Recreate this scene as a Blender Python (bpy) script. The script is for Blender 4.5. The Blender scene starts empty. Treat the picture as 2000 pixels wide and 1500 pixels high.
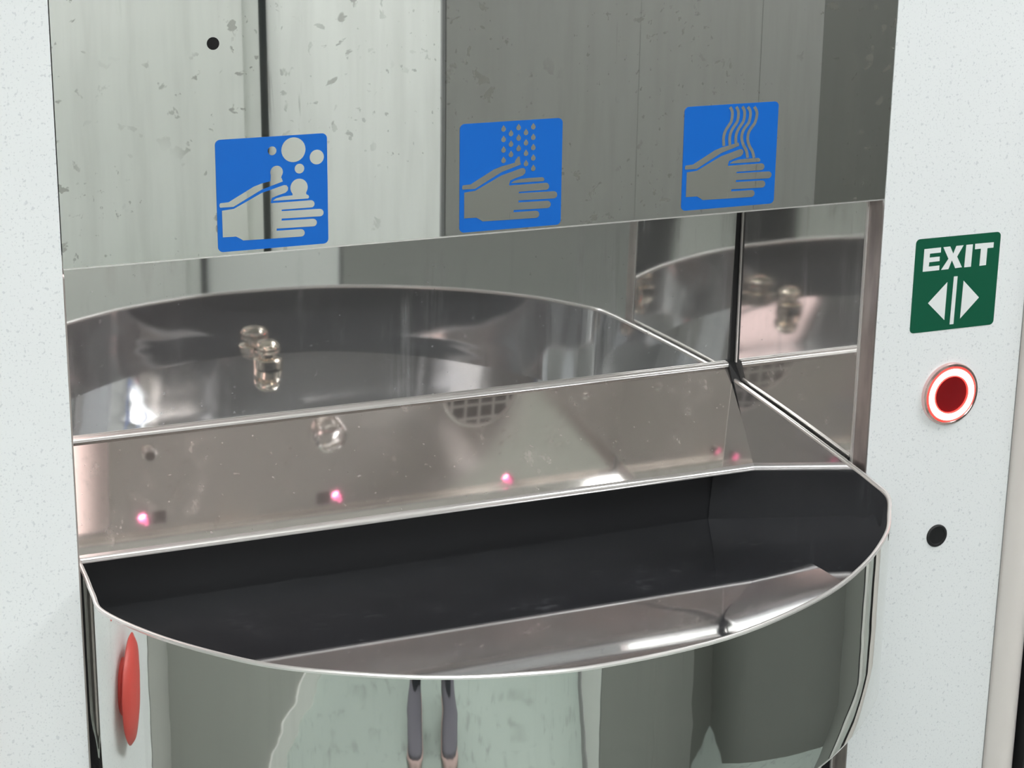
import bpy, bmesh, math, random
from mathutils import Vector, Matrix
from mathutils.geometry import tessellate_polygon
random.seed(7)
scene = bpy.context.scene
col = scene.collection

# ------------------------------------------------------------------ camera
# camera solved from the two vanishing points of the photograph (2000 x 1500 frame)
F_PX = 4051.928
CAM = Vector((-0.552134, -1.306863, 1.458274))
ROWS = ((0.92133082, -0.10640684, 0.37393462),      # world X in camera axes (right, down, forward)
        (-0.38856692, -0.28382911, 0.87661667),     # world Y
        (0.01285552, -0.95295258, -0.30284668))     # world Z
cd = bpy.data.cameras.new('camera'); cam = bpy.data.objects.new('camera', cd); col.objects.link(cam)
cd.sensor_width = 36.0; cd.lens = 36.0 * F_PX / 2000.0; cd.clip_start = 0.01
mw = Matrix.Identity(4)
for i in range(3):
    mw[i][0] = ROWS[i][0]; mw[i][1] = -ROWS[i][1]; mw[i][2] = -ROWS[i][2]; mw[i][3] = CAM[i]
cam.matrix_world = mw
scene.camera = cam

def ray(px, py):
    c = ((px - 1000), (py - 750), F_PX)
    return Vector([sum(ROWS[i][k] * c[k] for k in range(3)) for i in range(3)])
def on_front(px, py, y=0.0):
    """photo pixel -> (x, z) on the vertical plane of that depth"""
    d = ray(px, py); p = CAM + d * ((y - CAM.y) / d.y)
    return (p.x, p.z)

# ------------------------------------------------------------------ world, exposure
w = bpy.data.worlds.new('world'); scene.world = w; w.use_nodes = True
w.node_tree.nodes['Background'].inputs[0].default_value = (0.5, 0.5, 0.5, 1)
w.node_tree.nodes['Background'].inputs[1].default_value = 0.02
vs = scene.view_settings
vs.view_transform = 'Standard'; vs.look = 'None'; vs.gamma = 1.0; vs.use_curve_mapping = False
vs.exposure = 0.26
scene.cycles.use_denoising = True
scene.cycles.max_bounces = 16; scene.cycles.glossy_bounces = 12; scene.cycles.diffuse_bounces = 5
scene.cycles.sample_clamp_indirect = 6.0
LAMP = 11.0           # ceiling lamp emission

# ------------------------------------------------------------------ materials
MATS = {}
class N:
    """small node-graph helper"""
    def __init__(s, name):
        s.m = bpy.data.materials.new(name); s.m.use_nodes = True
        s.t = s.m.node_tree; s.b = s.t.nodes['Principled BSDF']; s.out = s.t.nodes['Material Output']
        s.pos = s.t.nodes.new('ShaderNodeNewGeometry').outputs['Position']
        MATS[name] = s.m
    def new(s, kind, **kw):
        n = s.t.nodes.new(kind)
        for k, v in kw.items():
            if k.startswith('_'): setattr(n, k[1:], v)
            elif hasattr(v, 'is_linked') or isinstance(v, bpy.types.NodeSocket): s.t.links.new(v, n.inputs[k])
            else: n.inputs[k].default_value = v
        return n
    def link(s, a, b): s.t.links.new(a, b)
    def mapped(s, sc, loc=(0, 0, 0)):
        n = s.new('ShaderNodeMapping'); s.link(s.pos, n.inputs['Vector'])
        n.inputs['Scale'].default_value = sc; n.inputs['Location'].default_value = loc
        return n.outputs[0]
    def noise(s, sc, detail=3, rough=.5, scale=1.0, loc=(0, 0, 0), dist=0.0):
        n = s.new('ShaderNodeTexNoise'); s.link(s.mapped(sc, loc), n.inputs['Vector'])
        n.inputs['Scale'].default_value = scale; n.inputs['Detail'].default_value = detail
        n.inputs['Roughness'].default_value = rough; n.inputs['Distortion'].default_value = dist
        return n.outputs['Fac']
    def ramp(s, fac, a, b, va=0.0, vb=1.0):
        n = s.new('ShaderNodeMapRange'); s.link(fac, n.inputs['Value']); n.interpolation_type = 'SMOOTHSTEP'
        n.inputs['From Min'].default_value = a; n.inputs['From Max'].default_value = b
        n.inputs['To Min'].default_value = va; n.inputs['To Max'].default_value = vb
        return n.outputs[0]
    def math(s, op, a, b):
        n = s.new('ShaderNodeMath'); n.operation = op
        for i, v in enumerate((a, b)):
            if isinstance(v, (int, float)): n.inputs[i].default_value = v
            else: s.link(v, n.inputs[i])
        return n.outputs[0]
    def mix(s, fac, ca, cb):
        n = s.new('ShaderNodeMix'); n.data_type = 'RGBA'
        if isinstance(fac, (int, float)): n.inputs[0].default_value = fac
        else: s.link(fac, n.inputs[0])
        for i, c in ((6, ca), (7, cb)):
            if isinstance(c, tuple): n.inputs[i].default_value = (*c, 1)
            else: s.link(c, n.inputs[i])
        return n.outputs[2]
    def set(s, **kw):
        for k, v in kw.items():
            k = k.replace('_', ' ')
            if isinstance(v, bpy.types.NodeSocket): s.link(v, s.b.inputs[k])
            else: s.b.inputs[k].default_value = (*v, 1) if isinstance(v, tuple) and len(v) == 3 else v
        return s
    def bump(s, h, strength=.1, dist=.001):
        n = s.new('ShaderNodeBump'); s.link(h, n.inputs['Height'])
        n.inputs['Strength'].default_value = strength; n.inputs['Distance'].default_value = dist
        s.link(n.outputs[0], s.b.inputs['Normal'])
    def dirt(s, fac, colour, rough=.7):
        """a film of dirt (diffuse) over the metal, by factor"""
        d = s.new('ShaderNodeBsdfDiffuse'); d.inputs[0].default_value = (*colour, 1)
        m = s.new('ShaderNodeMixShader')
        if isinstance(fac, (int, float)): m.inputs[0].default_value = fac
        else: s.link(fac, m.inputs[0])
        src = s.out.inputs[0].links[0].from_socket
        s.link(src, m.inputs[1]); s.link(d.outputs[0], m.inputs[2]); s.link(m.outputs[0], s.out.inputs[0])

def plain(name, c, rough=.5, metallic=0.0, spec=.5):
    return N(name).set(Base_Color=c, Roughness=rough, Metallic=metallic, Specular_IOR_Level=spec).m
def glow(name, c, strength, base=(.1, .1, .1)):
    return N(name).set(Base_Color=base, Emission_Color=c, Emission_Strength=strength).m

# speckled white wall laminate
n = N('speckled_laminate')
sp = n.ramp(n.noise((1, 1, 1), 2, .5, 680), .60, .68)
sp2 = n.ramp(n.noise((1, 1, 1), 1, .5, 300, (3, 1, 7)), .64, .70)
cl = n.mix(n.math('MULTIPLY', n.math('MAXIMUM', sp, sp2), .45), (.80, .815, .825), (.50, .52, .55))
n.set(Base_Color=cl, Roughness=.42, Specular_IOR_Level=.35)

# polished steel of the mirror panel: spots, drips and streaks
n = N('mirror_steel')
blot = n.ramp(n.noise((1, 1, 1), 3, .55, 85, dist=.4), .60, .66)
area = n.ramp(n.noise((1, 1, .7), 1, .5, 11, (4, 0, 2)), .46, .58)
fine = n.ramp(n.noise((1, 1, .7), 2, .5, 210, (1, 0, 3)), .64, .70)
farea = n.ramp(n.noise((1, 1, .6), 1, .5, 13, (7, 0, 1)), .50, .60)
drip = n.ramp(n.noise((120, 1, 7), 3, .6, 1, (0, 0, 5), .5), .60, .72)
drip = n.math('MULTIPLY', drip, n.ramp(n.noise((1, 1, .5), 1, .5, 16), .52, .62))
cloud = n.ramp(n.noise((60, 1, 6), 3, .6, 1), .35, .75, 0, .12)
st = n.math('MAXIMUM', n.math('MULTIPLY', n.math('MULTIPLY', blot, area), .52), n.math('MULTIPLY', drip, .36))
st = n.math('MAXIMUM', st, n.math('MULTIPLY', n.math('MULTIPLY', fine, farea), .40))
st = n.math('MAXIMUM', st, cloud)
n.set(Base_Color=(.83, .835, .82), Metallic=1.0, Roughness=.014)
n.bump(n.noise((7, 1, 2), 1, .5, 1), .18, .0005)
n.dirt(st, (.16, .155, .135))

# clear steel seen through the pictograms
n = N('pictogram_steel')
n.set(Base_Color=(.82, .82, .79), Metallic=1.0, Roughness=.016)
n.dirt(.08, (.3, .3, .27))

# niche lining: hazy water-marked polished steel
def niche_steel(name, rough, base, haze, hazecol):
    n = N(name)
    a = n.ramp(n.noise((120, 120, 5), 3, .6, 1), .40, .80)
    b = n.ramp(n.noise((1, 1, .35), 4, .65, 26), .45, .75)
    c = n.ramp(n.noise((1, 1, 1), 2, .5, 210), .70, .74)
    f = n.math('MULTIPLY', a, b)
    f = n.math('ADD', n.math('MULTIPLY', f, haze), haze * .35)
    f = n.math('ADD', f, n.math('MULTIPLY', c, haze * .5))
    n.set(Base_Color=base, Metallic=1.0, Roughness=rough)
    n.bump(n.noise((5, 5, 2), 1, .5, 1), .2, .0006)
    n.dirt(f, hazecol)
    return n.m
niche_steel('back_steel', .03, (.80, .80, .79), .42, (.47, .48, .48))
niche_steel('splash_steel', .05, (.88, .84, .81), .50, (.64, .57, .53))  # water-mark haze, with beige caustic light blotches put into its colour
niche_steel('side_steel', .045, (.80, .79, .775), .38, (.42, .41, .40))
niche_steel('soffit_steel', .16, (.85, .81, .78), .45, (.62, .57, .53))
niche_steel('bowl_steel', .05, (.72, .72, .73), .30, (.26, .27, .30))
n = N('apron_steel')
n.set(Base_Color=(.78, .79, .765), Metallic=1.0, Roughness=.03)
n.bump(n.noise((9, 9, 16), 2, .5, 1), .35, .0012)
n.dirt(n.ramp(n.noise((90, 90, 4), 3, .6, 1), .5, .8, .02, .10), (.25, .25, .22))
n = N('edge_steel'); n.set(Base_Color=(.86, .84, .82), Metallic=1.0, Roughness=.22)
n.dirt(.35, (.85, .82, .80))
n = N('frame_steel')
n.set(Base_Color=n.mix(n.ramp(n.noise((1, 1, .3), 3, .6, 40), .4, .7), (.50, .44, .42), (.36, .31, .30)), Metallic=.85, Roughness=.38)
plain('chrome', (.85, .84, .83), .07, 1.0)
plain('brass_chrome', (.90, .80, .68), .08, 1.0)
plain('black_rubber', (.008, .008, .009), .6)
plain('black_hole', (.004, .004, .004), .9)
plain('recess_shade', (.007, .0075, .009), .6)
plain('sensor_window', (.05, .045, .05), .25)
plain('sticker_blue', (.008, .130, .54), .42, 0, .22)
plain('sign_green', (.006, .095, .05), .30, 0, .5)
plain('sign_white', (.78, .80, .80), .4)
plain('post_paint', (.72, .67, .64), .32)
plain('seam_grey', (.25, .25, .25), .6)
plain('red_plastic', (.72, .085, .07), .4)
plain('panel_pale', (.50, .53, .50), .4)
plain('door_grey', (.40, .40, .378), .5)
plain('door_dark', (.22, .222, .205), .5)
plain('pocket_laminate', (.60, .615, .59), .45)
plain('endwall_grey', (.20, .205, .19), .45)
plain('side_laminate', (.40, .40, .375), .45)
plain('post_white', (.75, .75, .72), .4)
plain('dark_gap', (.012, .02, .024), .7)
plain('skin', (.55, .33, .25), .5)
plain('trouser', (.018, .02, .026), .85)
plain('shirt', (.05, .055, .07), .85)
plain('hair', (.02, .014, .01), .7)
plain('shoe_grey', (.17, .16, .19), .8)
plain('shoe_sole', (.62, .45, .42), .7)
plain('shoe_red', (.7, .08, .07), .6)
plain('phone_black', (.02, .02, .022), .3)
plain('ceiling_paint', (.70, .70, .68), .6)
n = N('wall_light_laminate')
n.set(Base_Color=n.mix(n.ramp(n.noise((1, 1, 1), 2, .5, 5), .3, .7), (.80, .815, .78), (.84, .85, .82)), Roughness=.45)
n = N('floor_vinyl')
n.set(Base_Color=n.mix(n.ramp(n.noise((1, 1, 1), 4, .6, 14), .52, .72), (.42, .48, .44), (.30, .34, .31)), Roughness=.5)
n = N('grey_vinyl')
n.set(Base_Color=n.mix(n.ramp(n.noise((3, 14, 1), 3, .6, 3, dist=2.0), .4, .65), (.36, .36, .33), (.27, .27, .25)), Roughness=.5)
glow('lamp_white', (.97, .985, 1.0), LAMP, (.8, .8, .8))
glow('ring_light', (1.0, .17, .13), 14.0)
N('led_tube').set(Base_Color=(.05, .001, .004), Roughness=.5, Emission_Color=(1, .02, .1), Emission_Strength=.06)
glow('led_core', (1.0, .22, .45), 34.0)
n = N('added_glow_fade')      # added glow; emission fades along x to soften its mirrored edge
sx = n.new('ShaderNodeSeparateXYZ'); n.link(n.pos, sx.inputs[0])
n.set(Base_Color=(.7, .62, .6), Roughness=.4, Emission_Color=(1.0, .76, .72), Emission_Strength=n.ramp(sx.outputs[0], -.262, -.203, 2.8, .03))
glow('ring_halo_red', (1.0, .05, .04), 2.2, (.4, .02, .02))
plain('bezel_pink', (.86, .60, .58), .12, 1.0)
n = N('button_red'); n.set(Base_Color=(.13, .004, .006), Roughness=.3, Emission_Color=(1, .01, .02), Emission_Strength=.05)

# ------------------------------------------------------------------ mesh helpers
def mesh_obj(name, verts, faces, mat, parent=None, smooth=False, origin=(0, 0, 0), sharp=None):
    me = bpy.data.meshes.new(name)
    o = Vector(origin)
    me.from_pydata([tuple(Vector(v) - o) for v in verts], [], faces)
    bm = bmesh.new(); bm.from_mesh(me)
    bmesh.ops.recalc_face_normals(bm, faces=bm.faces); bm.to_mesh(me); bm.free()
    for p in me.polygons: p.use_smooth = smooth
    if smooth and sharp: me.set_sharp_from_angle(angle=math.radians(sharp))
    me.materials.append(MATS[mat])
    ob = bpy.data.objects.new(name, me); col.objects.link(ob)
    ob.location = o
    if parent:
        ob.parent = parent; ob.location = o - world_loc(parent)
    return ob
LOC = {}
def world_loc(ob):
    p = Vector(ob.location)
    while ob.parent: ob = ob.parent; p = p + Vector(ob.location)
    return p
def tag(o, label, cat, group=None):
    o['label'] = label; o['category'] = cat
    if group: o['group'] = group
    return o
def structure(o, label=None, cat=None):
    o['kind'] = 'structure'
    if label: o['label'] = label
    if cat: o['category'] = cat
    return o
def thing(name, loc, label, cat, group=None):
    o = bpy.data.objects.new(name, None); col.objects.link(o); o.location = loc; o.empty_display_size = .02
    return tag(o, label, cat, group)

class MB:
    def __init__(s): s.v = []; s.f = []
    def add(s, v, f):
        k = len(s.v); s.v += [tuple(p) for p in v]; s.f += [tuple(i + k for i in q) for q in f]; return s
    def box(s, x0, x1, y0, y1, z0, z1):
        v = [(x, y, z) for z in (z0, z1) for y in (y0, y1) for x in (x0, x1)]
        return s.add(v, [(0, 1, 3, 2), (4, 6, 7, 5), (0, 4, 5, 1), (2, 3, 7, 6), (0, 2, 6, 4), (1, 5, 7, 3)])
    def prism(s, pts, y0, y1):
        """polygon of (x, z) points extruded along y"""
        m = len(pts)
        v = [(x, y0, z) for x, z in pts] + [(x, y1, z) for x, z in pts]
        tris = tessellate_polygon([[Vector((x, z, 0)) for x, z in pts]])
        f = [tuple(t) for t in tris] + [tuple(i + m for i in reversed(t)) for t in tris]
        f += [(i, (i + 1) % m, m + (i + 1) % m, m + i) for i in range(m)]
        return s.add(v, f)
    def prism_z(s, pts, z0, z1):
        m = len(pts)
        v = [(x, y, z0) for x, y in pts] + [(x, y, z1) for x, y in pts]
        tris = tessellate_polygon([[Vector((x, y, 0)) for x, y in pts]])
        f = [tuple(t) for t in tris] + [tuple(i + m for i in reversed(t)) for t in tris]
        f += [(i, (i + 1) % m, m + (i + 1) % m, m + i) for i in range(m)]
        return s.add(v, f)
    def prism_x(s, pts, x0, x1):
        m = len(pts)
        v = [(x0, y, z) for y, z in pts] + [(x1, y, z) for y, z in pts]
        tris = tessellate_polygon([[Vector((y, z, 0)) for y, z in pts]])
        f = [tuple(t) for t in tris] + [tuple(i + m for i in reversed(t)) for t in tris]
        f += [(i, (i + 1) % m, m + (i + 1) % m, m + i) for i in range(m)]
        return s.add(v, f)
    def lathe(s, c, axis, prof, seg=40, open0=False):
        """profile of (radius, height along axis) about point c; axis a unit vector"""
        ax = Vector(axis); u = Vector((1, 0, 0)) if abs(ax.x) < .9 else Vector((0, 0, 1))
        u = (u - ax * u.dot(ax)).normalized(); v2 = ax.cross(u); c = Vector(c)
        v = []; f = []
        for r, h in prof:
            for i in range(seg):
                t = 2 * math.pi * i / seg
                v.append(c + ax * h + (u * math.cos(t) + v2 * math.sin(t)) * max(r, 1e-6))
        for k in range(len(prof) - 1):
            for i in range(seg):
                j = (i + 1) % seg
                f.append((k * seg + i, k * seg + j, (k + 1) * seg + j, (k + 1) * seg + i))
        if prof[0][0] > 1e-6 and not open0: f.append(tuple(range(seg))[::-1])
        if prof[-1][0] > 1e-6: f.append(tuple((len(prof) - 1) * seg + i for i in range(seg)))
        return s.add(v, f)
    def build(s, name, mat, parent=None, smooth=False, origin=None, sharp=40):
        o = origin if origin is not None else (world_loc(parent) if parent else (0, 0, 0))
        return mesh_obj(name, s.v, s.f, mat, parent, smooth, o, sharp)

def rounded(x0, x1, z0, z1, r, seg=6):
    pts = []
    for cx, cz, a in ((x1 - r, z1 - r, 0), (x0 + r, z1 - r, 90), (x0 + r, z0 + r, 180), (x1 - r, z0 + r, 270)):
        for i in range(seg + 1):
            t = math.radians(a + 90 * i / seg); pts.append((cx + r * math.cos(t), cz + r * math.sin(t)))
    return pts

# ================================================================== THE SETTING
ROOM_L, ROOM_R, ROOM_Y, CEIL = -1.50, 1.30, -2.15, 2.15
POCK_X, POCK_Y = .455, -1.31          # corner of the door pocket that stands out from the rear wall
# front wall: two speckled panels standing either side of the wash unit (front face at y = 0)
o = structure(MB().box(-.640, -.3112, 0, .025, 0, CEIL).build('wall_left', 'speckled_laminate'), 'white speckled laminate wall panel left of the wash unit', 'wall')
o = structure(MB().box(.3104, .4468, 0, .025, 0, CEIL).build('wall_right', 'speckled_laminate'), 'white speckled laminate wall panel carrying the exit button', 'wall')
structure(MB().box(-.652, -.6403, .006, .025, 0, CEIL).build('trim_11', 'black_rubber'), 'dark joint beside the left speckled panel', 'trim')
structure(MB().box(ROOM_L, -.6523, 0, .025, 0, CEIL).build('wall_farleft', 'side_laminate'), 'grey laminate panel beyond the dark joint', 'wall')
# corner post and door seal to the right of the panel
seamx = .4474
prof = []
for i in range(13):
    t = math.pi * i / 12
    prof.append((seamx + .001 + .014 - .014 * math.cos(t), .006 - .020 * math.sin(t)))
prof += [(seamx + .029, .03), (seamx + .001, .03)]
structure(MB().prism_z(prof, 0, CEIL).build('trim_1', 'post_paint', smooth=True), 'rounded beige door post beside the speckled panel', 'post')
structure(MB().box(.4466, seamx + .0012, .0012, .02, 0, CEIL).build('trim_2', 'seam_grey'), 'thin grey seam between panel and door post', 'trim')
structure(MB().box(seamx + .0292, seamx + .037, -.017, .03, 0, CEIL).build('trim_3', 'black_rubber'), 'black rubber seal along the door post', 'trim')
structure(MB().box(seamx + .037, .560, .004, .03, 0, CEIL).build('wall_doorside', 'panel_pale'), 'pale grey wall beyond the door post', 'wall')
structure(MB().box(.5605, .600, -.012, .03, 0, CEIL).build('trim_9', 'post_white'), 'white upright of the door frame', 'trim')
structure(MB().box(.6005, .612, -.016, .03, 0, CEIL).build('trim_10', 'black_rubber'), 'black rubber seal of the door frame', 'trim')
structure(MB().box(.6125, ROOM_R, .004, .03, 0, CEIL).build('door_2', 'endwall_grey'), 'dark grey door leaf beyond the door frame', 'door')
# room behind the photographer, seen only in the mirrors
structure(MB().box(ROOM_L, ROOM_R, ROOM_Y, .3, -.02, 0).build('floor', 'floor_vinyl'), 'pale green vinyl floor of the cabin', 'floor')
structure(MB().box(ROOM_L, ROOM_R, ROOM_Y, .3, CEIL, CEIL + .02).build('ceiling', 'ceiling_paint'), 'off-white cabin ceiling', 'ceiling')
structure(MB().box(ROOM_L - .02, ROOM_L, ROOM_Y, .3, 0, CEIL).build('wall_window', 'side_laminate'), 'grey laminate side wall of the cabin', 'wall')
structure(MB().box(ROOM_L, ROOM_L + .012, ROOM_Y, 0, 0, .07).build('baseboard_window', 'post_white'), 'white skirting along the grey side wall', 'skirting')
wr = structure(MB().box(ROOM_L, POCK_X, ROOM_Y - .02, ROOM_Y, 0, CEIL).build('wall_rear', 'dark_gap'), 'pale laminate rear wall of the cabin', 'wall')
for x0, x1, th in ((ROOM_L, -.55, .012), (-.55, .411, .012), (.411, .441, .006)):
    MB().box(x0 + .001, x1 - .001, ROOM_Y, ROOM_Y + th, 0, CEIL).build('panel', 'wall_light_laminate', wr, origin=(x0, ROOM_Y, 0))
structure(MB().box(POCK_X, POCK_X + .02, ROOM_Y, POCK_Y - .005, 0, CEIL).build('wall_pocket', 'pocket_laminate'), 'pale side of the door pocket facing the person', 'wall')
structure(MB().box(POCK_X - .001, POCK_X + .004, POCK_Y - .004, POCK_Y + .002, 0, CEIL).build('trim_4', 'seam_grey'), 'grey corner trim of the door pocket', 'trim')
structure(MB().box(POCK_X - .012, POCK_X, ROOM_Y + .02, POCK_Y - .005, 0, .06).build('baseboard_pocket', 'seam_grey'), 'grey skirting along the door pocket', 'skirting')
dr = structure(MB().box(POCK_X + .006, ROOM_R, POCK_Y - .02, POCK_Y - .004, 0, CEIL).build('door_1', 'seam_grey'), 'grey-green sliding door facing the wash basin', 'door')
for x0, x1, mt in ((POCK_X + .006, .7525, 'door_grey'), (.7530, .9475, 'door_grey'), (.9483, 1.05, 'door_grey'), (1.0505, ROOM_R, 'door_dark')):
    MB().box(x0, x1, POCK_Y - .004, POCK_Y, 0, CEIL).build('panel', mt, dr, origin=(x0, POCK_Y, 0))
structure(MB().box(ROOM_R, ROOM_R + .02, POCK_Y, .03, 0, CEIL).build('wall_door', 'endwall_grey'), 'dark grey wall at the door end of the cabin', 'wall')
# ceiling lamps
for x0, x1, y0, y1, lab in ((-1.42, .05, -2.10, -1.48, 'long milky ceiling lamp over the person by the rear wall'), (.80, 1.26, -1.00, -.25, 'flat milky ceiling lamp near the sliding door')):
    cl_ = thing('ceiling_lamp', ((x0 + x1) / 2, (y0 + y1) / 2, CEIL), lab, 'lamp')
    MB().box(x0 - .02, x1 + .02, y0 - .02, y1 + .02, CEIL - .03, CEIL - .0005).build('frame', 'post_white', cl_)
    MB().box(x0, x1, y0, y1, CEIL - .034, CEIL - .0301).build('diffuser', 'lamp_white', cl_)

# ================================================================== MIRROR PANEL (upper fascia)
FB = 1.12
mp = thing('mirror_panel', (0, 0, FB), 'stained mirror-polished steel panel with three blue pictograms above the basin', 'mirror panel')
hx, hz = on_front(416, 85)
MB().prism([(-.3105, FB), (.3098, FB), (.3098, 1.70), (-.3105, 1.70)], 0, .002).build('panel', 'mirror_steel', mp)
b = MB().lathe((hx, -.0001, hz), (0, -1, 0), [(.0041, 0), (.0041, .0002), (.0034, .0003), (0, .0003)], 20)
h = b.build('screw_hole', 'black_hole', mp); h['label'] = 'small black screw hole'
# bright hemmed lower edge
MB().box(-.3105, .3098, .0004, .003, FB - .0012, FB).build('lower_hem', 'edge_steel', mp)

# ================================================================== NICHE LINING
SX, D0, UZ = .308, .217, 1.125
BEND = (D0, .927); LIP = (.156, .855)
def back_y(z): return D0 - (z - .93) * math.tan(math.radians(1.2))
ni = thing('wash_niche', (0, .22, .80), 'stainless steel niche lining with tilted splashback behind the basin', 'wash niche')
z0, z1 = .9285, UZ
MB().prism_x([(back_y(z0), z0), (back_y(z1), z1), (back_y(z1) + .0015, z1), (back_y(z0) + .0015, z0)], -.305, .3035).build('back_panel', 'back_steel', ni)
for s in (-1, 1):
    x = s * SX
    # side sheet with rounded front-bottom corner
    pts = [(D0 + .004, UZ), (.0215, UZ), (.0215, .913)]
    for i in range(7):
        t = math.radians(180 + 90 * i / 6); pts.append((.0215 + .006 + .006 * math.cos(t), .909 + .006 * math.sin(t)))
    pts += [(D0 + .004, .903)]
    MB().prism_x(pts, x, x + s * .0015).build('side_panel', 'side_steel', ni)
    MB().prism_x([(D0 + .004, .9028), (.028, .9028), (.028, .9018), (D0 + .004, .9018)], x - s * .0002, x + s * .002).build('side_hem', 'edge_steel', ni)
    # corner seal: black strip behind the joint with a thin bright bead
    MB().box(min(s * .3035, s * .3075), max(s * .3035, s * .3075), .2145, .219, .93, UZ).build('corner_seal', 'black_rubber', ni)
    MB().box(min(s * .3074, s * .3081), max(s * .3074, s * .3081), .2105, .2125, .93, UZ).build('corner_bead', 'edge_steel', ni)
# splash panel: sloping sheet with rolled top edge and folded lip
t = Vector((0, BEND[0] - LIP[0], BEND[1] - LIP[1])).normalized(); nn = Vector((0, t.z, -t.y))
v = []
for (x, yz) in ((-.305, BEND), (.3015, BEND), (.3000, LIP), (-.305, LIP)):
    v.append((x, yz[0], yz[1]))
v += [tuple(Vector(p) + nn * .0012) for p in v]
sp_ = MB().add(v, [(0, 1, 2, 3), (7, 6, 5, 4), (0, 4, 5, 1), (1, 5, 6, 2), (2, 6, 7, 3), (3, 7, 4, 0)]).build('splash_panel', 'splash_steel', ni)
b = MB()
m = 8
for i in range(m + 1):
    a = math.radians(-35 + 150 * i / m)
    b.v += [(-.305, D0 - .0016 - .0030 * math.sin(a), .9272 + .0030 * math.cos(a)), (.3015, D0 - .0016 - .0030 * math.sin(a), .9272 + .0030 * math.cos(a))]
b.f += [(2 * i, 2 * i + 1, 2 * i + 3, 2 * i + 2) for i in range(m)]
b.build('rolled_edge', 'edge_steel', sp_, smooth=True)
b = MB()
for i, (dy, dz) in enumerate(((.0008, .0011), (-.0008, -.0001), (-.0020, -.0016), (-.0024, -.0034), (-.0018, -.0048), (.0, -.0056), (.003, -.0056))):
    b.v += [(-.305, LIP[0] + dy, LIP[1] + dz), (.3000, LIP[0] + dy, LIP[1] + dz)]
b.f += [(2 * i, 2 * i + 1, 2 * i + 3, 2 * i + 2) for i in range(6)]
b.build('folded_lip', 'edge_steel', sp_, smooth=True)
# dark end gap filler and corner block
MB().add([(.3016, D0 + .001, .9275), (.3074, D0 + .001, .9275), (.3045, LIP[0] + .001, .8545), (.3002, LIP[0] + .001, .8545),
          (.3016, D0 + .006, .9255), (.3074, D0 + .006, .9255), (.3045, LIP[0] + .006, .8525), (.3002, LIP[0] + .006, .8525)],
         [(0, 1, 2, 3), (7, 6, 5, 4), (0, 4, 5, 1), (1, 5, 6, 2), (2, 6, 7, 3), (3, 7, 4, 0)]).build('end_gap', 'black_hole', ni)
cb = MB().add([(.3016, .2135, .9305), (.3078, .2135, .9305), (.3078, .202, .9165), (.3016, .2045, .9150),
               (.3016, .2200, .9290), (.3078, .2200, .9290), (.3078, .209, .9140), (.3016, .2110, .9130)],
              [(0, 1, 2, 3), (7, 6, 5, 4), (0, 4, 5, 1), (1, 5, 6, 2), (2, 6, 7, 3), (3, 7, 4, 0)]).build('corner_block', 'black_rubber', ni)
cb['label'] = 'black rubber corner block'
# soffit under the mirror panel, with bolts
LEDS = ((-.168, .019, -.1535, 'soap nozzle'), (.017, .016, .0035, 'water outlet'), (.192, .010, None, 'dryer grille'))
loops = [[(-SX, .0025), (SX, .0025), (SX, .2165), (-SX, .2165)]]
for lx, ly, _, _ in LEDS: loops.append([(lx + .0045 * math.cos(-2 * math.pi * i / 24), ly + .0045 * math.sin(-2 * math.pi * i / 24)) for i in range(24)])
flat = [p for l in loops for p in l]
MB().add([(x, y, UZ) for x, y in flat], [tuple(t) for t in tessellate_polygon([[Vector((x, y, 0)) for x, y in l] for l in loops])]).build('soffit', 'soffit_steel', ni)
MB().lathe((.269, .093, UZ), (0, 0, -1), [(.0042, 0), (.0042, .0008), (.003, .0018), (0, .0022)], 20).build('bolt', 'chrome', ni, smooth=True)
# cavity below the splash panel: steel back, its shade painted near-black
MB().box(-.3075, .3075, .226, .228, .77, .925).build('cavity_back', 'recess_shade', ni)
# panel edge frame strips of the opening
for s, x in ((1, .3100), (-1, -.3108)):
    pts = [(.0004, 0), (.021, 0), (.021, FB - .001)] + [(.0064 + .006 * math.cos(math.radians(90 + 15 * i)), FB - .007 + .006 * math.sin(math.radians(90 + 15 * i))) for i in range(7)]
    structure(MB().prism_x(pts, x - s * .0008, x + s * .0003).build('trim_5' if s > 0 else 'trim_6', 'frame_steel'),
              'brownish steel edge strip of the panel opening' + (' beside the exit button' if s > 0 else ' at the left panel'), 'trim')
    structure(MB().box(min(x - s * .0025, x - s * .0009), max(x - s * .0025, x - s * .0009), .0185, .0205, 0, FB - .001).build('trim_7' if s > 0 else 'trim_8', 'edge_steel'),
              'thin bright bead inside the steel edge strip' + (' at the right' if s > 0 else ' at the left'), 'trim')

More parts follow.
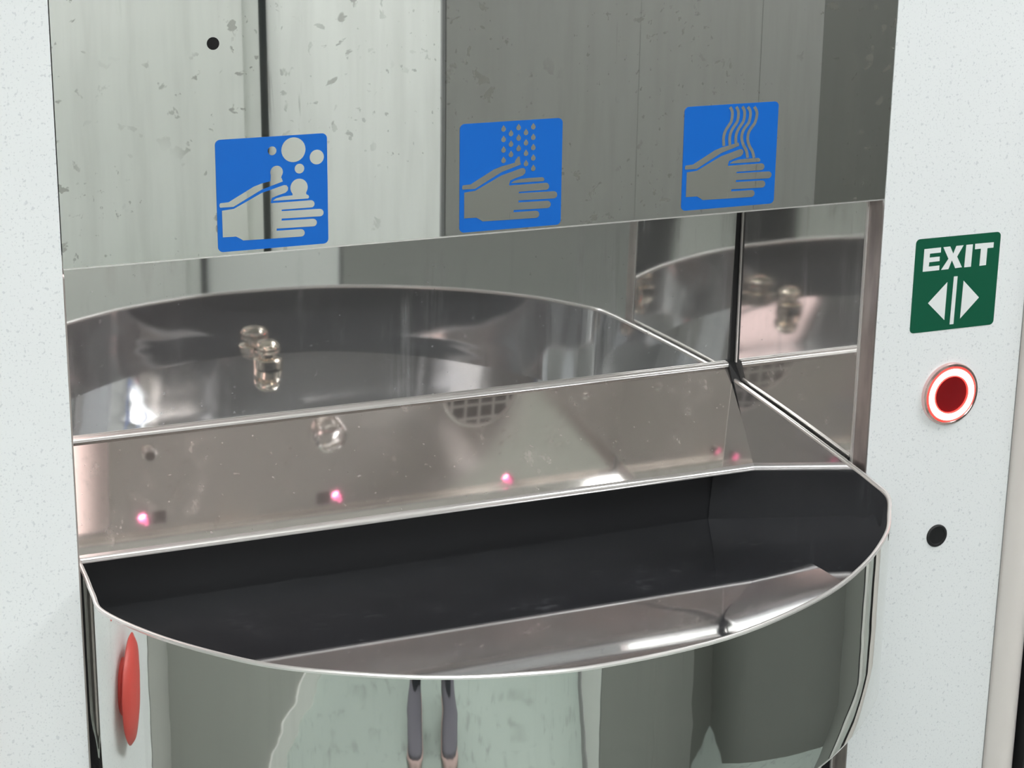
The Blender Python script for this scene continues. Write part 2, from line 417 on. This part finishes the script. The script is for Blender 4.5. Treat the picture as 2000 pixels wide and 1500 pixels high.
# ================================================================== BASIN
RIM = [(.306, .2245, .9185), (.3052, .16, .9150), (.305, .10, .9110), (.305, .012, .9040), (.3047, -.02, .9010), (.3025, -.046, .8985),
       (.284, -.077, .8975), (.260, -.110, .8963), (.214, -.152, .8948), (.155, -.189, .8935), (.067, -.2205, .8925), (-.026, -.2285, .8922),
       (-.086, -.2205, .8925), (-.132, -.2075, .8930), (-.176, -.187, .8937), (-.220, -.160, .8945), (-.252, -.129, .8955), (-.283, -.090, .8970),
       (-.306, -.046, .8985), (-.3075, -.02, .9008), (-.3068, .012, .9040), (-.306, .10, .9110), (-.306, .16, .9150), (-.306, .2245, .9185)]
def spline(P, k=6):
    out = []
    P = [Vector(p) for p in P]
    for i in range(len(P) - 1):
        p0 = P[max(i - 1, 0)]; p1 = P[i]; p2 = P[i + 1]; p3 = P[min(i + 2, len(P) - 1)]
        for j in range(k):
            t = j / k
            out.append(.5 * ((2 * p1) + (p2 - p0) * t + (2 * p0 - 5 * p1 + 4 * p2 - p3) * t * t + (3 * p1 - p0 - 3 * p2 + p3) * t ** 3))
    out.append(P[-1]); return out
rim = spline(RIM)
def inward(i):
    a = rim[max(i - 1, 0)]; b_ = rim[min(i + 1, len(rim) - 1)]
    d = (b_ - a); d.z = 0; d.normalize()
    return Vector((-d.y, d.x, 0)) * (1 if Vector((-d.y, d.x, 0)).dot(Vector((0, .03, 0)) - rim[i]) > 0 else -1)
INW = [inward(i) for i in range(len(rim))]
FLOOR = [(.30, .770), (.226, .780), (.12, .797), (.06, .8045), (.03, .8065), (0, .8075), (-.06, .8085), (-.10, .8115), (-.15, .8165), (-.20, .8220), (-.26, .828)]
def floor_z(y):
    for (a, za), (c_, zc) in zip(FLOOR[:-1], FLOOR[1:]):
        if y >= c_:
            t = (a - y) / (a - c_); return za + (zc - za) * t
    return FLOOR[-1][1]
def ribbon(rows):
    b = MB(); m = len(rows[0])
    for r in rows: b.v += [tuple(p) for p in r]
    for k in range(len(rows) - 1):
        for i in range(m - 1): b.f.append((k * m + i, k * m + i + 1, (k + 1) * m + i + 1, (k + 1) * m + i))
    return b
AP_Z = .756
ba = thing('wash_basin', (0, -.05, AP_Z), 'bow-fronted polished stainless steel wash basin set in the wall niche', 'wash basin')
# outer apron
rows = []
for z in (None, .86, .80, AP_Z + .004, AP_Z):
    r = []
    for i, p in enumerate(rim):
        ins = 0 if z != AP_Z else .002
        q = Vector((p.x, min(p.y, .20), (p.z - .0025) if z is None else z)) + INW[i] * ins
        r.append(q)
    rows.append(r)
ribbon(rows).build('apron', 'apron_steel', ba, smooth=True)
# rim bead
prof = ((0, -.0026), (-.0003, -.0012), (.0004, -.0002), (.0014, 0), (.0024, -.0003), (.0030, -.0012), (.0030, -.003))
ribbon([[p + INW[i] * a + Vector((0, 0, c)) for i, p in enumerate(rim)] for a, c in prof]).build('rim', 'edge_steel', ba, smooth=True)
# inner bowl wall with draft
TAN = math.tan(math.radians(3.5))
def inner(i, z):
    p = rim[i]; q = p + INW[i] * (.003 + (p.z - z) * TAN); q.z = z; return q
rows = [[inner(i, rim[i].z - .0028) for i in range(len(rim))]]
for k in (.25, .5, .75, 1.0):
    r = []
    for i, p in enumerate(rim):
        zt = p.z - .0028; zf = floor_z(p.y) - .0015
        r.append(inner(i, zt + (zf - zt) * k))
    rows.append(r)
ribbon(rows).build('bowl_wall', 'bowl_steel', ba, smooth=True, sharp=60)
bot = [inner(i, floor_z(p.y)) for i, p in enumerate(rim)]
apex = min(range(len(bot)), key=lambda i: bot[i].y)
right = bot[:apex + 1]; left = bot[apex:][::-1]
def x_at(path, y):
    for a, c in zip(path[:-1], path[1:]):
        if (a.y - y) * (c.y - y) <= 0 and abs(a.y - c.y) > 1e-7:
            return a.x + (c.x - a.x) * (y - a.y) / (c.y - a.y)
    return path[-1].x if y < path[-1].y else path[0].x
b = MB(); NR = 60; NC = 8; ymin = bot[apex].y + .0003
for k in range(NR + 1):
    y = .226 + (ymin - .226) * k / NR
    xr, xl = x_at(right, y) + .0008, x_at(left, y) - .0008
    for j in range(NC + 1): b.v.append((xl + (xr - xl) * j / NC, y, floor_z(y)))
for k in range(NR):
    for j in range(NC): b.f.append((k * (NC + 1) + j, k * (NC + 1) + j + 1, (k + 1) * (NC + 1) + j + 1, (k + 1) * (NC + 1) + j))
b.build('bowl_floor', 'bowl_steel', ba, smooth=True)
# underside plate
b = MB(); pl = [(p.x, min(p.y, .20)) for p in rim]
b.prism_z([(rim[i].x + INW[i].x * .0022, min(rim[i].y + INW[i].y * .0022, .199)) for i in range(0, len(rim), 2)], AP_Z, AP_Z + .0015)
b.build('underside', 'bowl_steel', ba)
# domed drain knob on the sloping front of the bowl
kx, ky = .006, -.192; kz = floor_z(ky)
kn = MB().lathe((kx, ky, kz - .001), (0, -.08, .9968), [(.0150, 0), (.0150, .008), (.0135, .0095), (.009, .0105), (.009, .014), (.0128, .0155), (.0138, .019), (.0124, .0235), (.0085, .0270), (.0038, .0285), (0, .0288)], 36).build('drain_knob', 'brass_chrome', ba, smooth=True)
kn['label'] = 'domed chrome drain knob'
# cupboard front below the basin
lp = thing('cupboard_front', (0, .03, 0), 'pale cupboard front under the basin between the wall panels', 'cupboard')
MB().box(-.296, .296, .030, .045, .02, .752).build('door_leaf', 'panel_pale', lp)
for x0 in (-.3005, .2985):
    MB().box(x0, x0 + .002, .022, .04, .02, .752).build('edge_strip', 'edge_steel', lp)

# ================================================================== OUTLETS AND SENSORS UNDER THE SOFFIT
o = thing('soap_nozzle', (-.163, .087, UZ), 'tiny dark soap nozzle under the soffit beside the soap pictogram', 'soap nozzle')
MB().lathe((-.163, .087, UZ), (0, 0, -1), [(.0064, 0), (.0064, .004), (.0056, .006), (.0046, .006)], 24).build('collar', 'chrome', o, smooth=True)
MB().lathe((-.163, .087, UZ - .0061), (0, 0, -1), [(.0046, 0), (.0042, .001), (.0018, .002), (0, .002)], 20).build('spout', 'black_rubber', o, smooth=True)
o = thing('water_outlet', (.006, .085, UZ), 'round chrome water outlet under the soffit below the water pictogram', 'tap')
MB().lathe((.006, .085, UZ), (0, 0, -1), [(.0158, 0), (.0158, .006), (.0150, .010), (.0128, .011), (.0118, .009)], 36).build('collar', 'chrome', o, smooth=True)
MB().lathe((.006, .085, UZ - .0088), (0, 0, -1), [(.0118, 0), (.010, .0008), (0, .0012)], 30).build('aerator', 'splash_steel', o, smooth=True)
gx, gy, gr = .1555, .112, .0385
o = thing('dryer_grille', (gx, gy, UZ), 'round barred hand dryer grille under the soffit below the dryer pictogram', 'dryer grille')
MB().lathe((gx, gy, UZ - .0003), (0, 0, -1), [(.036, 0), (.036, .0002), (0, .0003)], 40).build('duct', 'recess_shade', o)
MB().lathe((gx, gy, UZ), (0, 0, -1), [(gr, 0), (gr, .002), (gr - .002, .003), (gr - .004, .0025), (gr - .004, .0004)], 40).build('ring', 'edge_steel', o, smooth=True)
for k in range(-2, 3):
    q = k * .0142; L = math.sqrt(max((gr - .004) ** 2 - q * q, 1e-6))
    MB().box(gx + q - .0013, gx + q + .0013, gy - L, gy + L, UZ - .0026, UZ - .0006).build('bar', 'edge_steel', o)
    MB().box(gx - L, gx + L, gy + q - .0013, gy + q + .0013, UZ - .0022, UZ - .0006).build('bar', 'edge_steel', o)
for lx, ly, wx, lab in LEDS:
    o = thing('hand_sensor', (lx, ly, UZ), 'small hand sensor with red light in front of the ' + lab, 'sensor')
    MB().lathe((lx, ly, UZ), (0, 0, 1), [(.0044, 0), (.0044, .0098), (.0042, .0099), (0, .0100)], 28, True).build('light_well', 'led_tube', o, smooth=True)
    MB().lathe((lx, ly, UZ + .0097), (0, 0, -1), [(.0043, 0), (.0040, .0006), (.0018, .0010), (0, .0011)], 24).build('light', 'led_core', o, smooth=True)
    q_ = [[(lx + rr * math.cos(math.radians(-80 + 16 * i)), ly + rr * math.sin(math.radians(-80 + 16 * i))) for i in range(11)] for rr in (.0047, .0054)]
    MB().prism_z(q_[0] + q_[1][::-1], UZ - .0047, UZ).build('added_shield', 'sensor_window', o)  # added unseen shield, keeps side reflections of the light out of the niche
    if wx is not None:
        MB().prism_z(rounded(wx - .0062, wx + .0062, ly - .0055, ly + .0065, .0008, 2), UZ - .0012, UZ).build('window', 'sensor_window', o)
o = thing('added_niche_glow', (-.25, .07, UZ), 'added pinkish glow panel under the soffit, an assumed source for the bright left end of the niche', 'lamp')
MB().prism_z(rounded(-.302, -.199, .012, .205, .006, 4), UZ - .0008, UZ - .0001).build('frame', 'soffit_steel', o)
MB().prism_z(rounded(-.301, -.200, .013, .204, .005, 4), UZ - .0012, UZ - .0009).build('lens', 'added_glow_fade', o)

# ================================================================== STICKERS
# pictograms traced in the photo and laid on the mirror panel; u, v in 0..1 of the sticker
def crop1(x, y): return on_front(400 + x / 5.769, 250 + y / 5.769)
S1 = (-.2078, -.1313, 1.1222, 1.1975); S2 = (-.0360, .0409, 1.1215, 1.1976); S3 = (.1366, .2133, 1.1238, 1.1996)
def to_uv(pt): return ((pt[0] - S1[0]) / (S1[1] - S1[0]), (pt[1] - S1[2]) / (S1[3] - S1[2]))
def from_uv(S, uv): return (S[0] + uv[0] * (S[1] - S[0]), S[2] + uv[1] * (S[3] - S[2]))
def capsule(a, b_, r, seg=8):
    ang = math.atan2(b_[1] - a[1], b_[0] - a[0]); pts = []
    for i in range(seg + 1):
        t = ang - math.pi / 2 + math.pi * i / seg; pts.append((b_[0] + r * math.cos(t), b_[1] + r * math.sin(t)))
    n_ = (-math.sin(ang) * r, math.cos(ang) * r)
    pts += [(a[0] + n_[0], a[1] + n_[1]), (a[0] - n_[0], a[1] - n_[1])]
    return pts
HAND = [
    [(190, 930), (325, 908), (640, 728), (740, 694), (850, 654), (888, 641), (918, 643), (936, 668), (932, 700), (905, 727), (830, 753), (752, 785), (738, 838), (762, 852),
     (862, 850), (862, 1095), (806, 1100), (806, 1240), (430, 1264), (392, 1242), (350, 1221), (200, 1230)],
    capsule((760, 884), (1192, 852), 41), capsule((760, 982), (1293, 950), 42), capsule((760, 1090), (1216, 1062), 43), capsule((760, 1200), (1080, 1178), 42)]
FAR_FINGER = [(762, 816), (800, 790), (880, 768), (975, 757), (1145, 746), (1165, 756), (1172, 776), (1160, 792), (770, 818)]
FAR_ARM = [(162, 862), (170, 846), (265, 834), (300, 812), (545, 660), (640, 622), (742, 596), (862, 560), (876, 600), (640, 690), (320, 886), (170, 896), (162, 884)]
uvs = lambda pts: [to_uv(crop1(*p)) for p in pts]
HAND_UV = [uvs(p) for p in HAND]; FINGER_UV = uvs(FAR_FINGER); ARM_UV = uvs(FAR_ARM)
YB, YP = -.00045, -.00075
def sticker(name, S, label):
    t_ = thing(name, ((S[0] + S[1]) / 2, YB, S[2]), label, 'sticker')
    MB().prism(rounded(*S, .0034), YB, -.00002).build('sheet', 'sticker_blue', t_)
    b = MB()
    for k, poly in enumerate(HAND_UV): b.prism([from_uv(S, q) for q in poly], YP - .00004 * k, YB - .00002)
    b.build('near_hand', 'pictogram_steel', t_)
    b = MB()
    for poly in (ARM_UV, FINGER_UV): b.prism([from_uv(S, q) for q in poly], YP, YB - .00002)
    b.build('far_hand', 'pictogram_steel', t_)
    return t_
t_ = sticker('soap_sticker', S1, 'blue pictogram sticker of washing hands with soap bubbles')
def disc(c, rx, rz, seg=28): return [(c[0] + rx * math.cos(2 * math.pi * i / seg), c[1] + rz * math.sin(2 * math.pi * i / seg)) for i in range(seg)]
for x, y, r in ((995, 243, 138), (755, 255, 49), (1258, 325, 82), (1063, 455, 55), (805, 495, 72), (1058, 668, 100)):
    YQ = YP - .00008 if r in (72, 100) else YP
    c = crop1(x, y); R_ = r * (S1[1] - S1[0]) / 1268
    MB().prism(disc(c, R_, R_), YQ, YB - .00002).build('bubble', 'pictogram_steel', t_)
for poly in ([(738, 600), (740, 500), (872, 500), (855, 565), (875, 600)], [(985, 760), (985, 700), (1135, 700), (1140, 742), (1150, 760)]):
    MB().prism([crop1(*p) for p in poly], YP - .00004, YB - .00002).build('bubble_foot', 'pictogram_steel', t_)
t_ = sticker('water_sticker', S2, 'blue pictogram sticker of hands under falling water drops')
def crop2(x, y): return on_front(880 + x / 5.771, 210 + y / 5.771)
for x, ys in ((593, (238, 356, 475, 592)), (677, (290, 408, 525)), (763, (222, 340, 458)), (846, (278, 394, 512, 628)), (928, (213, 332, 447, 565, 682))):
    for y in ys:
        c = crop2(x, y)
        pts = [(c[0] + .00175 * math.cos(a), c[1] - .0003 + .00175 * math.sin(a)) for a in [math.radians(150 + 240 * i / 10) for i in range(11)]] + [(c[0], c[1] + .0026)]
        MB().prism(pts, YP, YB - .00002).build('drop', 'pictogram_steel', t_)
MB().prism([crop2(*p) for p in ((722, 600), (755, 550), (775, 550), (782, 625), (715, 640))], YP - .00004, YB - .00002).build('drop', 'pictogram_steel', t_)
t_ = sticker('dryer_sticker', S3, 'blue pictogram sticker of hands in wavy streams of warm air')
def crop3(x, y): return on_front(1320 + x / 6.25, 180 + y / 6.25)
W3 = [(655, 180), (676, 215), (684, 265), (672, 350), (640, 405), (605, 460), (582, 520), (576, 580), (580, 655)]
W4 = [(872, 178), (897, 215), (905, 270), (888, 360), (850, 415), (818, 465), (800, 520), (800, 580), (822, 650), (855, 715), (870, 800)]
W5 = [(950, 176), (975, 215), (984, 270), (962, 365), (925, 420), (892, 470), (875, 520), (872, 580), (892, 655), (928, 720), (948, 800)]
for k in range(5):
    path = [(x + 75 * k, y - 3 * k) for x, y in W3] if k < 3 else (W4, W5)[k - 3]
    if k == 2: path = path[:-1] + [(path[-1][0], path[-1][1] - 10)]
    pc = [Vector(crop3(*p)) for p in path]
    pc = [Vector(p[:2]) for p in spline([(*p, 0) for p in pc], 4)]
    lft, rgt = [], []
    for i, p in enumerate(pc):
        d = (pc[min(i + 1, len(pc) - 1)] - pc[max(i - 1, 0)]).normalized(); q = Vector((-d.y, d.x)) * .00115
        lft.append(p + q); rgt.append(p - q)
    b = MB(); m = len(pc)
    b.v = [(p.x, YP - .00004, p.y) for p in lft] + [(p.x, YP - .00004, p.y) for p in rgt] + [(p.x, YB - .00002, p.y) for p in lft] + [(p.x, YB - .00002, p.y) for p in rgt]
    for i in range(m - 1):
        b.f += [(i, i + 1, m + i + 1, m + i), (2 * m + i, 2 * m + i + 1, i + 1, i), (m + i, m + i + 1, 3 * m + i + 1, 3 * m + i)]
    b.build('air_stream', 'pictogram_steel', t_)

# exit sign
def cropE(x, y): return on_front(1760 + x / 3.75, 440 + y / 3.75)
SE = (.3411, .4190, 1.0104, 1.0857)
t_ = thing('exit_sign', (.380, -.0004, SE[2]), 'green EXIT sign with double door arrows above the lit button', 'sign')
MB().prism(rounded(*SE, .0035), -.0004, -.00002).build('sheet', 'sign_green', t_)
for nm, pts in (('letter', [(168, 174), (290, 161), (288, 198), (208, 207), (206, 236), (280, 228), (278, 261), (203, 270), (199, 302), (278, 293), (276, 327), (155, 340)]),
                ('letter', [(307, 160), (357, 154), (379, 207), (402, 150), (455, 145), (407, 228), (442, 306), (393, 313), (369, 255), (343, 320), (290, 326), (344, 244)]),
                ('letter', [(475, 143), (523, 138), (508, 302), (459, 307)]),
                ('letter', [(540, 135), (676, 123), (673, 162), (629, 166), (618, 290), (570, 296), (582, 170), (538, 175)]),
                ('arrow', [(194, 570), (336, 415), (313, 693)]), ('arrow', [(455, 404), (567, 527), (428, 682)]),
                ('door_bar', [(384, 374), (411, 372), (380, 722), (352, 725)])):
    MB().prism([cropE(*p) for p in pts], -.0006, -.00042).build(nm, 'sign_white', t_)

# lit exit button
bx, bz = on_front(1853, 768)
t_ = thing('exit_button', (bx, 0, bz), 'round push button with glowing red-white ring below the EXIT sign', 'push button')
c = (bx, 0, bz)
MB().lathe(c, (0, -1, 0), [(.0256, 0), (.0256, .0022), (.0250, .0034), (.0232, .0040), (.0224, .0034), (.0224, .001)], 48).build('bezel', 'bezel_pink', t_, smooth=True)
MB().lathe(c, (0, -1, 0), [(.0213, .001), (.0213, .0040), (.0195, .0048), (.0165, .0046), (.0158, .0036), (.0158, .001)], 48).build('light_ring', 'ring_light', t_, smooth=True)
MB().lathe(c, (0, -1, 0), [(.0148, .0012), (.0148, .0030), (.0135, .0028), (0, .0018)], 48).build('press_cap', 'button_red', t_, smooth=True)
for ra, rb in ((.0214, .0223), (.0149, .0157)):  # added glowing rings for the red bloom around the bright ring
    MB().lathe(c, (0, -1, 0), [(ra, .001), (ra, .0043), ((ra + rb) / 2, .0046), (rb, .0043), (rb, .001)], 48).build('ring_halo', 'ring_halo_red', t_, smooth=True)
# black plug
px_, pz_ = on_front(1829, 1046)
tag(MB().lathe((px_, 0, pz_), (0, -1, 0), [(.0096, 0), (.0096, .0008), (.0086, .0016), (.0074, .0014), (.0070, .0006), (0, .0004)], 32).build('round_plug', 'black_rubber', smooth=True, origin=(px_, 0, pz_)),
    'round black plug in the speckled panel below the exit button', 'plug')
# red emergency button and sign on the left panel (mirrored in the basin apron)
EX, EZ = -.434, .779
t_ = thing('emergency_button', (EX, 0, EZ), 'red mushroom emergency button on the left white panel', 'push button')
MB().lathe((EX, 0, EZ), (0, -1, 0), [(.022, 0), (.022, .006), (.018, .008), (.018, .017)], 32).build('stem', 'red_plastic', t_, smooth=True)
MB().lathe((EX, 0, EZ), (0, -1, 0), [(.018, .0160), (.040, .0160), (.042, .0185), (.038, .0235), (.022, .0270), (0, .0280)], 40).build('mushroom_head', 'red_plastic', t_, smooth=True)
t_ = thing('emergency_sign', (EX, -.0005, .85), 'small red sign above the emergency button', 'sign')
MB().prism(rounded(EX - .04, EX + .04, .845, .925, .004), -.0006, -.00002).build('sheet', 'red_plastic', t_)

# ================================================================== THE PHOTOGRAPHER (seen only in the steel)
HEAD = math.atan2(.39, .92)          # turned towards the basin
BX, BY = -.747, -1.767
def body(p):
    c_, s_ = math.cos(HEAD), math.sin(HEAD)
    return (BX + p[0] * c_ + p[1] * s_, BY - p[0] * s_ + p[1] * c_, p[2])
J = {}; JV = []; JR = []; JE = []
def joint(n_, p, r, par=None, r2=None):
    J[n_] = len(JV); JV.append(body(p)); JR.append((r, r2 or r))
    if par: JE.append((J[par], J[n_]))
joint('pelvis', (0, 0, .95), .15, None, .11)
joint('waist', (0, 0, 1.12), .135, 'pelvis', .10); joint('chest', (0, 0, 1.34), .155, 'waist', .11); joint('neck0', (0, .0, 1.47), .065, 'chest')
joint('neck', (0, .02, 1.53), .052, 'neck0'); joint('jaw', (0, .04, 1.60), .066, 'neck'); joint('skull', (0, .035, 1.68), .085, 'jaw'); joint('crown', (0, .02, 1.745), .06, 'skull')
for s_, k in ((-1, 'l'), (1, 'r')):
    joint('hip' + k, (s_ * .10, 0, .88), .095, 'pelvis'); joint('knee' + k, (s_ * .115, .02, .50), .068, 'hip' + k)
    joint('calf' + k, (s_ * .122, .0, .34), .064, 'knee' + k); joint('ankle' + k, (s_ * .135, -.01, .10), .05, 'calf' + k); joint('toe' + k, (s_ * .145, .09, .05), .034, 'ankle' + k)
    joint('sh' + k, (s_ * .19, 0, 1.42), .06, 'chest'); joint('el' + k, (s_ * .25, .10, 1.17), .044, 'sh' + k)
    joint('wr' + k, (s_ * .125, .38, 1.38), .028, 'el' + k); joint('palm' + k, (s_ * .10, .43, 1.43), .026, 'wr' + k)
    for q in range(4):
        joint('fa%s%d' % (k, q), (s_ * (.098 - .004 * q), .452, 1.475 - .020 * q), .009, 'palm' + k)
        joint('fb%s%d' % (k, q), (s_ * (.082 - .002 * q), .477, 1.480 - .020 * q), .008, 'fa%s%d' % (k, q))
    joint('ta' + k, (s_ * .078, .425, 1.425), .010, 'palm' + k); joint('tb' + k, (s_ * .062, .437, 1.436), .009, 'ta' + k)
me = bpy.data.meshes.new('body_skeleton'); me.from_pydata(JV, JE, [])
tmp = bpy.data.objects.new('body_skeleton', me); col.objects.link(tmp)
md = tmp.modifiers.new('skin', 'SKIN'); md.use_smooth_shade = True
for v_, r_ in zip(me.skin_vertices[0].data, JR): v_.radius = r_
me.skin_vertices[0].data[0].use_root = True
tmp.modifiers.new('sub', 'SUBSURF').levels = 2
dg = bpy.context.evaluated_depsgraph_get()
bm_ = bpy.data.meshes.new_from_object(tmp.evaluated_get(dg)); bpy.data.objects.remove(tmp)
bm_.name = 'body'; bm_.materials.clear()
for k in ('skin', 'trouser', 'shirt', 'hair'): bm_.materials.append(MATS[k])
for p in bm_.polygons:
    c_ = p.center; dx, dy = c_.x - BX, c_.y - BY
    fwd = dx * math.sin(HEAD) + dy * math.cos(HEAD)
    p.material_index = 1 if c_.z < .98 else (2 if c_.z < 1.51 and fwd < .34 else 0)
    if c_.z > 1.70 or (c_.z > 1.58 and fwd < .02): p.material_index = 3
    p.use_smooth = True
pe = thing('person', (BX, BY, 0), 'person in dark trousers and grey trainers holding up a phone before the basin', 'person')
ob = bpy.data.objects.new('body', bm_); col.objects.link(ob); ob.parent = pe; ob.location = (-BX, -BY, 0)
def loft(secs, name, mat, seg=20):
    b = MB()
    for (y, x, w_, z0_, h_) in secs:
        for i in range(seg):
            t = 2 * math.pi * i / seg; cx, sz = math.cos(t), math.sin(t)
            b.v.append(body((x + 1.25 * w_ * math.copysign(abs(cx) ** .7, cx), y, z0_ + h_ * (.5 + .5 * math.copysign(abs(sz) ** .7, sz)))))
    m_ = len(secs)
    for k in range(m_ - 1):
        for i in range(seg): b.f.append((k * seg + i, k * seg + (i + 1) % seg, (k + 1) * seg + (i + 1) % seg, (k + 1) * seg + i))
    b.f += [tuple(range(seg))[::-1], tuple((m_ - 1) * seg + i for i in range(seg))]
    return b
for s_ in (-1, 1):
    x = s_ * .14
    sh = loft([(-.085, x, .022, .02, .05), (-.07, x, .036, .02, .085), (-.02, x, .041, .02, .10), (.04, x + s_ * .003, .043, .02, .092), (.10, x + s_ * .006, .048, .02, .066), (.15, x + s_ * .006, .048, .02, .048), (.185, x + s_ * .004, .038, .02, .038), (.20, x + s_ * .003, .018, .02, .024)], 'shoe', 'shoe_grey').build('shoe', 'shoe_grey', pe, smooth=True)
    loft([(-.095, x, .022, .0035, .024), (-.075, x, .042, .0035, .03), (0, x, .044, .0035, .03), (.10, x + s_ * .006, .054, .0035, .026), (.16, x + s_ * .006, .054, .0035, .026), (.195, x + s_ * .004, .042, .0035, .026), (.212, x + s_ * .003, .02, .0035, .02)], 'sole', 'shoe_sole').build('sole', 'shoe_sole', sh, smooth=True)
    b = MB()
    for k in range(5):
        y = .03 + .022 * k; zt = .112 - .012 * k - .3 * k * k * .001
        b.box(-.026, .026, -.004, .004, -.002, .003)
        for q in range(8):
            vx, vy, vz = b.v[-8 + q]; b.v[-8 + q] = body((x + s_ * .004 + vx, y + vy, zt + vz))
    b.build('laces', 'shoe_sole', sh)
ph = thing('phone', body((0, .472, 1.42)), 'black phone held up in both hands by the person', 'phone')
b = MB().prism([(-q[0], q[1]) for q in rounded(-.078, .078, 1.413, 1.490, .008)], .465, .473); b.v = [body(q) for q in b.v]
b.build('case', 'phone_black', ph)
b = MB().lathe((.0, .473, 1.458), (0, 1, 0), [(.006, 0), (.006, .001), (.0045, .0012), (0, .0012)], 20); b.v = [body(q) for q in b.v]
b.build('lens', 'sensor_window', ph)
